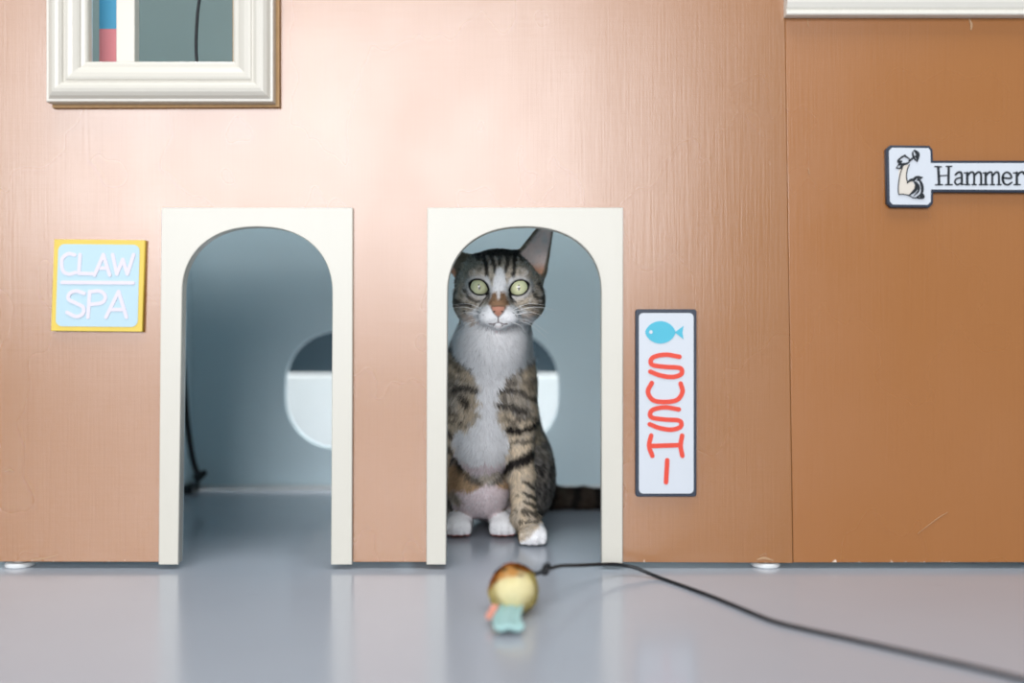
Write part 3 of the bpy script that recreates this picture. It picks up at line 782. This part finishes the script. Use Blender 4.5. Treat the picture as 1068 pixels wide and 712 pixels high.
    ns = poly_sd(U2, V2, [(513.2, 321.2), (520, 320.2), (526.8, 321.2), (525, 326), (520, 331), (515, 326)])
    near = p[:, 1] < H[1] - .03
    h = mixc(h, DARK * 1.1 + BROWN * .4, sstep(1.6, 0.2, np.abs(ns) - .2) * near * .75)
    h = mixc(h, np.array(lin('c58c76')), sstep(.5, -.6, ns) * near)
    nst = np.minimum(np.hypot(U2 - 516, (V2 - 325.5) * 1.4), np.hypot(U2 - 524, (V2 - 325.5) * 1.4))
    h = mixc(h, DARK, sstep(1.5, .7, nst) * near)
    mo = np.minimum(seg_dist(U2, V2, [(520, 331), (520, 336)]), seg_dist(U2, V2, [(511, 338), (515, 338.5), (520, 336), (525, 338.5), (529, 338)]))
    h = mixc(h, np.array(lin('5a4444')), sstep(1.1, .35, mo) * near * .9)
    h = mixc(h, np.array(lin('dcb4b2')), sstep(1.6, .5, seg_dist(U2, V2, [(517, 340.5), (523, 340.5)])) * near * .25)
    for sx, sy in SPOTS: h = mixc(h, DARK, sstep(1.0, .4, np.hypot(U2 - sx, V2 - sy)) * near * .7)
    for ec, s in EYES:
        ad = almond_d(p, ec, s); fr_ = p[:, 1] < ec[1] + .004
        h = mixc(h, WHT * .75, sstep(.0075, .003, np.abs(ad)) * fr_ * .62)
        h = mixc(h, DARK * .35, sstep(.0028, .0014, ad) * fr_)
        iu, iv = almond_uv(p, ec, s)
        h = mixc(h, DARK * .6, sstep(.0035, .0014, np.hypot(iu + .0115, (iv + .0032))) * fr_)
    # ears: dark furred backs, pink-grey cups
    ea = is_('ear')
    cav = np.full(m, 1e9)
    for gg, op, kind, data, k in PR:
        if op == 'sub': cav = np.minimum(cav, prim_d(kind, data, p))
    ec_ = mixc(mixc(TAN[None] * np.ones((m, 1)), DARK, .45 + .3 * n1), BROWN, .3 * n3)
    inn = sstep(.0022, .0004, np.abs(cav)) * (cav < .003)
    pinkear = mixc(np.array(lin('f0dcd4'))[None] * np.ones((m, 1)), np.array(lin('ded4cf')), sstep(.3, .8, n1))
    pinkear = mixc(pinkear, np.array(lin('dda98a')), sstep(.004, -.008, (p[:, 2] - H[2] - .026)))
    ec_ = mixc(ec_, pinkear, inn)
    h[ea] = ec_[ea]
    h = mixc(h, pinkear, inn * is_('head') * (p[:, 2] > H[2] + .018))
    # soft blend from the head to the neck
    c = np.where(hd[:, None], h, c)
    if jit: c = c * (1 + jit * RNG.normal(0, 1, (m, 1)) * np.clip(1.15 - c.mean(1, keepdims=True), .45, 1))
    return np.clip(c, .008, .95)

cat = thing('cat', 'young tabby and white cat sitting upright in the right arched doorway', 'cat', (0.0, 0.2, 0.0))
set_col(body_me, cat_colour(BV, BN))
M_COAT = attr_mat('cat_coat', 0.75, 0.15)
T = np.concatenate([Q[:, [0, 1, 2]], Q[:, [0, 2, 3]]])
def fur_keep(p, n):
    U, Vv = uv_front(p, 1.04); k = np.ones(len(p), bool)
    for ec, s in EYES: k &= ~((almond_d(p, ec, s) < .0026) & (p[:, 1] < ec[1] + .006))
    ns = poly_sd(U, Vv, [(511, 319), (520, 318), (529, 319), (526, 327), (520, 332), (514, 327)])
    k &= ~((ns < 1.2) & (p[:, 1] < H[1] - .03))
    mo = seg_dist(U, Vv, [(511, 338), (520, 336), (529, 338)]); k &= ~((mo < 1.3) & (p[:, 1] < H[1] - .025))
    cav = np.full(len(p), 1e9)
    for gg, op, kind, data, kk in PR:
        if op == 'sub': cav = np.minimum(cav, prim_d(kind, data, p))
    k &= ~((np.abs(cav) < .0012) & (RNG.random(len(p)) < .85))
    k &= p[:, 2] > .0012
    return k
def fur_len(p, n):
    L = np.full(len(p), .0085)
    dh = gdist(p, 'head'); L = np.where(dh < .003, .0038, L)
    face = p[:, 1] < H[1] - .03; L = np.where((dh < .003) & face, .0026, L)
    L = np.where(gdist(p, 'ear') < .002, .003, L)
    L = np.where(np.minimum(gdist(p, 'forepaw'), gdist(p, 'hindpaw')) < .002, .0028, L)
    L = np.where(gdist(p, 'foreleg') < .001, .0048, L)
    U, Vv = uv_front(p); bib = (poly_sd(U, Vv, BIB) < 0) & (n[:, 1] < 0) & (dh > .003); L = np.where(bib, .0115, L)
    bel = (poly_sd(U, Vv, BELLY) < 2) & (n[:, 1] < .2) & (p[:, 1] < .2); L = np.where(bel, .004, L)
    return L
NOSE = hl(0, -56, -20)
def fur_flow(p, n):
    f = np.tile(np.array((0, .25, -1.0)), (len(p), 1))
    f[:, 0] += np.sign(p[:, 0] - W(507, 0, .15).x) * .25
    hd = gdist(p, 'head') < .003
    r = p - NOSE; r[:, 1] *= .6; r /= np.linalg.norm(r, axis=1, keepdims=True) + 1e-9
    f = np.where(hd[:, None], r, f)
    ea = (gdist(p, 'ear') < .002) & ~hd
    f[ea] = (0, 0, 1)
    tl = gdist(p, 'tail') < .004; f[tl] = (1, 0, 0)
    pw = np.minimum(gdist(p, 'forepaw'), gdist(p, 'hindpaw')) < .002; f[pw] = (0, -1, -.4)
    return f
fme = fur_mesh(BV, BN, T, 230000, lambda p, n: cat_colour(p, n, .28), fur_len, fur_flow, lambda p, n: np.full(len(p), .46), .00075, fur_keep)
body = link('body', body_me, M_COAT, cat, True)
M_FUR = attr_mat('cat_fur', 0.75, 0.15)      # hairs let some light through
nt = M_FUR.node_tree; tr_ = nt.nodes.new('ShaderNodeBsdfTranslucent'); mxs = nt.nodes.new('ShaderNodeMixShader'); mxs.inputs[0].default_value = 0.12
at_ = [q for q in nt.nodes if q.type == 'ATTRIBUTE'][0]; nt.links.new(at_.outputs['Color'], tr_.inputs[0])
nt.links.new(nt.nodes['Principled BSDF'].outputs[0], mxs.inputs[1]); nt.links.new(tr_.outputs[0], mxs.inputs[2])
nt.links.new(mxs.outputs[0], nt.nodes['Material Output'].inputs[0])
fur = link('fur', fme, M_FUR, cat); fur['kind'] = 'stuff'
# eyes
M_EYE = attr_mat('eye_gloss', 0.12, 0.5, 1.0)
for ec, s in EYES:
    bm = bmesh.new(); bmesh.ops.create_uvsphere(bm, u_segments=64, v_segments=48, radius=.0115)
    bmesh.ops.rotate(bm, verts=bm.verts, cent=(0, 0, 0), matrix=Matrix.Rotation(math.pi / 2, 3, 'X'))
    for v in bm.verts: v.co += Vector(ec)
    me = from_bm(bm); ev, en = verts_np(me)
    x = ev[:, 0] - ec[0] - s * -.0004; z = ev[:, 2] - ec[2]; r = np.hypot(x, z)
    ang = np.arctan2(z, x)
    ic = mixc(np.array(lin('dcddb2'))[None] * np.ones((len(ev), 1)), np.array(lin('c3c89c')), sstep(.003, .0085, r) * .7)
    ic = ic * (1 + .08 * np.sin(ang * 23)[:, None])
    ic = mixc(ic, np.array(lin('d8d6a4')), sstep(.0045, .0022, r) * .6)
    ic = mixc(ic, DARK * .2, sstep(.0014, .0010, np.hypot(x, z * .38)))
    ic = mixc(ic, DARK * .3, sstep(.0086, .0094, r)); ic = mixc(ic, DARK * .3, (ev[:, 1] > ec[1]).astype(float))
    set_col(me, np.clip(ic, 0, 1)); link('eye', me, M_EYE, cat, True)
# whiskers
M_WHISK = paint('whisker', 'f7f5f2', 0.35, 0.5, 0.01)
for s in (-1, 1):
    for i in range(7):
        a = hl(s * (13 + 2 * (i % 3)), -48 + 1.6 * (i % 3), -26 - 1.9 * i + (i % 2))
        L = .036 + .010 * math.sin(i * 1.7); an = math.radians(12 - 10 * i)
        b_ = a + L * np.array((s * math.cos(an), .15 + .02 * i, math.sin(an) * .8))
        cc = (a + b_) / 2 + np.array((0, -.003, .004))
        link('whisker', tube([tuple(a), tuple(cc), tuple(b_)], lambda t: .00026 * (1 - .75 * t), 5, 6), M_WHISK, cat, True)

# ------------------------------------------------------------------ teaser toy
toy = thing('cat_teaser_toy', 'fuzzy yellow and brown cat toy with pale teal tail and long black cord', 'cat toy', (0.0, -0.15, 0.0))
tc_ = PX(536, -.150, .0185)  # centre of the body
bm = bmesh.new(); bmesh.ops.create_icosphere(bm, subdivisions=5, radius=1.0)
for v in bm.verts:
    nz = 1 + .05 * math.sin(v.co.x * 4 + v.co.z * 3) * math.cos(v.co.y * 5)
    v.co = Vector((v.co.x * .0183 * nz, v.co.y * .024 * nz, v.co.z * .0180 * nz)) + Vector(tc_)
tme = from_bm(bm)
for p in tme.polygons: p.use_smooth = True
tv, tn = verts_np(tme)
YL, OB, TB = [np.array(lin(c)) for c in ('ece4b6', 'd2a05c', '54402e')]
def toy_col(p, n):
    q = (p - tc_) / .018; m = len(p)
    c = YL[None] * np.ones((m, 1)) * (0.95 + .1 * vnoise(p, 200, 4))[:, None]
    k = sstep(.0, .35, q[:, 2] * .9 + q[:, 1] * .25 - q[:, 0] * .35 - .30 + (vnoise(p, 180, 6) - .5) * .5)
    c = mixc(c, OB, k)
    d = k * sstep(.52, .66, vnoise(p, 130, 7)); c = mixc(c, TB, d)
    return c
set_col(tme, toy_col(tv, tn))
M_TOY = attr_mat('plush', 0.85, 0.1)
tt = np.array([list(p.vertices) for p in tme.polygons])
tf = fur_mesh(tv, tn, tt, 9000, toy_col, lambda p, n: np.full(len(p), .004), lambda p, n: np.tile(np.array((0.1, -1, -.2)), (len(p), 1)), lambda p, n: np.full(len(p), .6), .0006, lambda p, n: p[:, 2] > .001)
tb = link('body', tme, M_TOY, toy, True)
o = link('fluff', tf, M_TOY, tb); o['kind'] = 'stuff'
M_TEAL = paint('teal_felt', '9fc2bf', 0.9, 0.1, 0.1, (200, 200, 200), 0.4)
M_CORAL = paint('coral_felt', 'd89a88', 0.9, 0.1, 0.1)
# felt tail: a small folded flap
def flap(name, pts, w, mat, th=.004):
    bm = bmesh.new(); P = catmull([Vector(p) for p in pts], 6)
    rows = []
    for i, p in enumerate(P):
        t = i / (len(P) - 1); ww = w(t)
        rows.append([bm.verts.new(p + Vector((ww * x, 0, .0025 * math.cos(x * 3.1 * 2)))) for x in (-1, -.6, -.2, .2, .6, 1)])
    for A, B in zip(rows, rows[1:]):
        for k in range(5): bm.faces.new((A[k], A[k + 1], B[k + 1], B[k]))
    me = from_bm(bm); o = link(name, me, mat, toy, True)
    md = o.modifiers.new('s', 'SOLIDIFY'); md.thickness = th; md.offset = 0
    sd = o.modifiers.new('d', 'SUBSURF'); sd.levels = 2; sd.render_levels = 2
    return o
xt = W(530, 0, -.2).x
flap('tail', [(xt + .003, -.166, .009), (xt + .001, -.184, .0085), (xt - .001, -.200, .0072), (xt + .001, -.216, .0060)], lambda t: .0085 + .0028 * t, M_TEAL, .0045)
flap('ribbon', [(xt - .010, -.178, .012), (xt - .012, -.184, .009), (xt - .0145, -.190, .0065)], lambda t: .0022, M_CORAL, .003)
def onf(px, py, r=.0018):      # where the line of sight meets the floor
    d = F * (HC - r) / (py - 356); return ((px - 534) * d / F, d - D0, r)
kn = W(568.5, 594.5, -.125)
cord_pts = [tuple(Vector(tc_) + Vector((.010, .012, .0125))), tuple(W(559, 598, -.132)), tuple(kn), tuple(W(584, 590, -.105)), tuple(W(606, 589.3, -.07)), tuple(W(628, 588.3, -.045)), tuple(W(646, 588.6, -.032)), tuple(W(664, 592.5, -.032)),
            onf(690, 603), onf(735, 619), onf(770, 633), onf(805, 647), onf(840, 656), onf(890, 667), onf(960, 683), onf(1030, 699), onf(1110, 719), onf(1200, 738)]
cord = link('cord', tube(cord_pts, .00165, 10, 8), M_BLACK, toy, True)
bm = bmesh.new(); bmesh.ops.create_icosphere(bm, subdivisions=3, radius=.0036)
for v in bm.verts:
    f_ = 1 + .14 * math.sin(v.co.x * 1500 + v.co.z * 900) * math.cos(v.co.y * 1100)
    v.co = v.co * f_ + kn + Vector((0, 0, -.0006))
tube([tuple(kn + Vector((-.001, -.001, .0015))), tuple(kn + Vector((.0006, -.0014, .0045))), tuple(kn + Vector((.0026, -.0014, .0052))), tuple(kn + Vector((.0034, -.0008, .0030)))], .0017, 8, 5, bm)
link('knot', from_bm(bm), M_BLACK, cord, True)

# ------------------------------------------------------------------ light
def area(name, loc, target, sx, sy, power, col=(1, 1, 1)):
    l = bpy.data.lights.new(name, 'AREA'); l.shape = 'RECTANGLE'; l.size = sx; l.size_y = sy; l.energy = power; l.color = col
    o = bpy.data.objects.new(name, l); COL.objects.link(o); o.location = loc
    o.rotation_euler = (Vector(target) - Vector(loc)).to_track_quat('-Z', 'Y').to_euler()
    return o
area('window_daylight', (-1.15, -5.0, 1.42), (-0.85, 0, 0.9), 3.9, 2.1, 150, (0.965, 0.965, 1.0))
area('overhead_fill', (0.1, -0.9, 2.5), (0.1, -0.9, 0), 2.6, 1.0, 26, (0.97, 0.985, 1.0))  # added fill from above to brighten the floor, no fixture there
area('rear_fill', (0.0, 0.66, 1.0), (0.0, 0.70, 0), 1.8, 0.2, 16, (0.97, 0.985, 1.0))  # added fill hidden behind the playhouse, brightens the white panel beyond the holes
w = bpy.data.worlds.new('room_ambient'); SC.world = w; w.use_nodes = True
bgn = w.node_tree.nodes['Background']; bgn.inputs[0].default_value = (0.86, 0.92, 1.0, 1); bgn.inputs[1].default_value = 0.22
SC.cycles.max_bounces = 16; SC.cycles.diffuse_bounces = 12; SC.cycles.transmission_bounces = 12

# ------------------------------------------------------------------ camera
cam = bpy.data.cameras.new('camera'); co = bpy.data.objects.new('camera', cam); COL.objects.link(co)
co.location = (0, -D0, HC); co.rotation_euler = (math.pi / 2, 0, 0)
cam.lens = 35; cam.sensor_width = 36; cam.sensor_fit = 'HORIZONTAL'; cam.clip_start = 0.02
cam.dof.use_dof = True; cam.dof.focus_distance = 0.99; cam.dof.aperture_fstop = 1.8
SC.camera = co
SC.view_settings.view_transform = 'Standard'; SC.view_settings.look = 'None'
SC.view_settings.gamma = 1; SC.view_settings.use_curve_mapping = False
SC.view_settings.exposure = 0.74
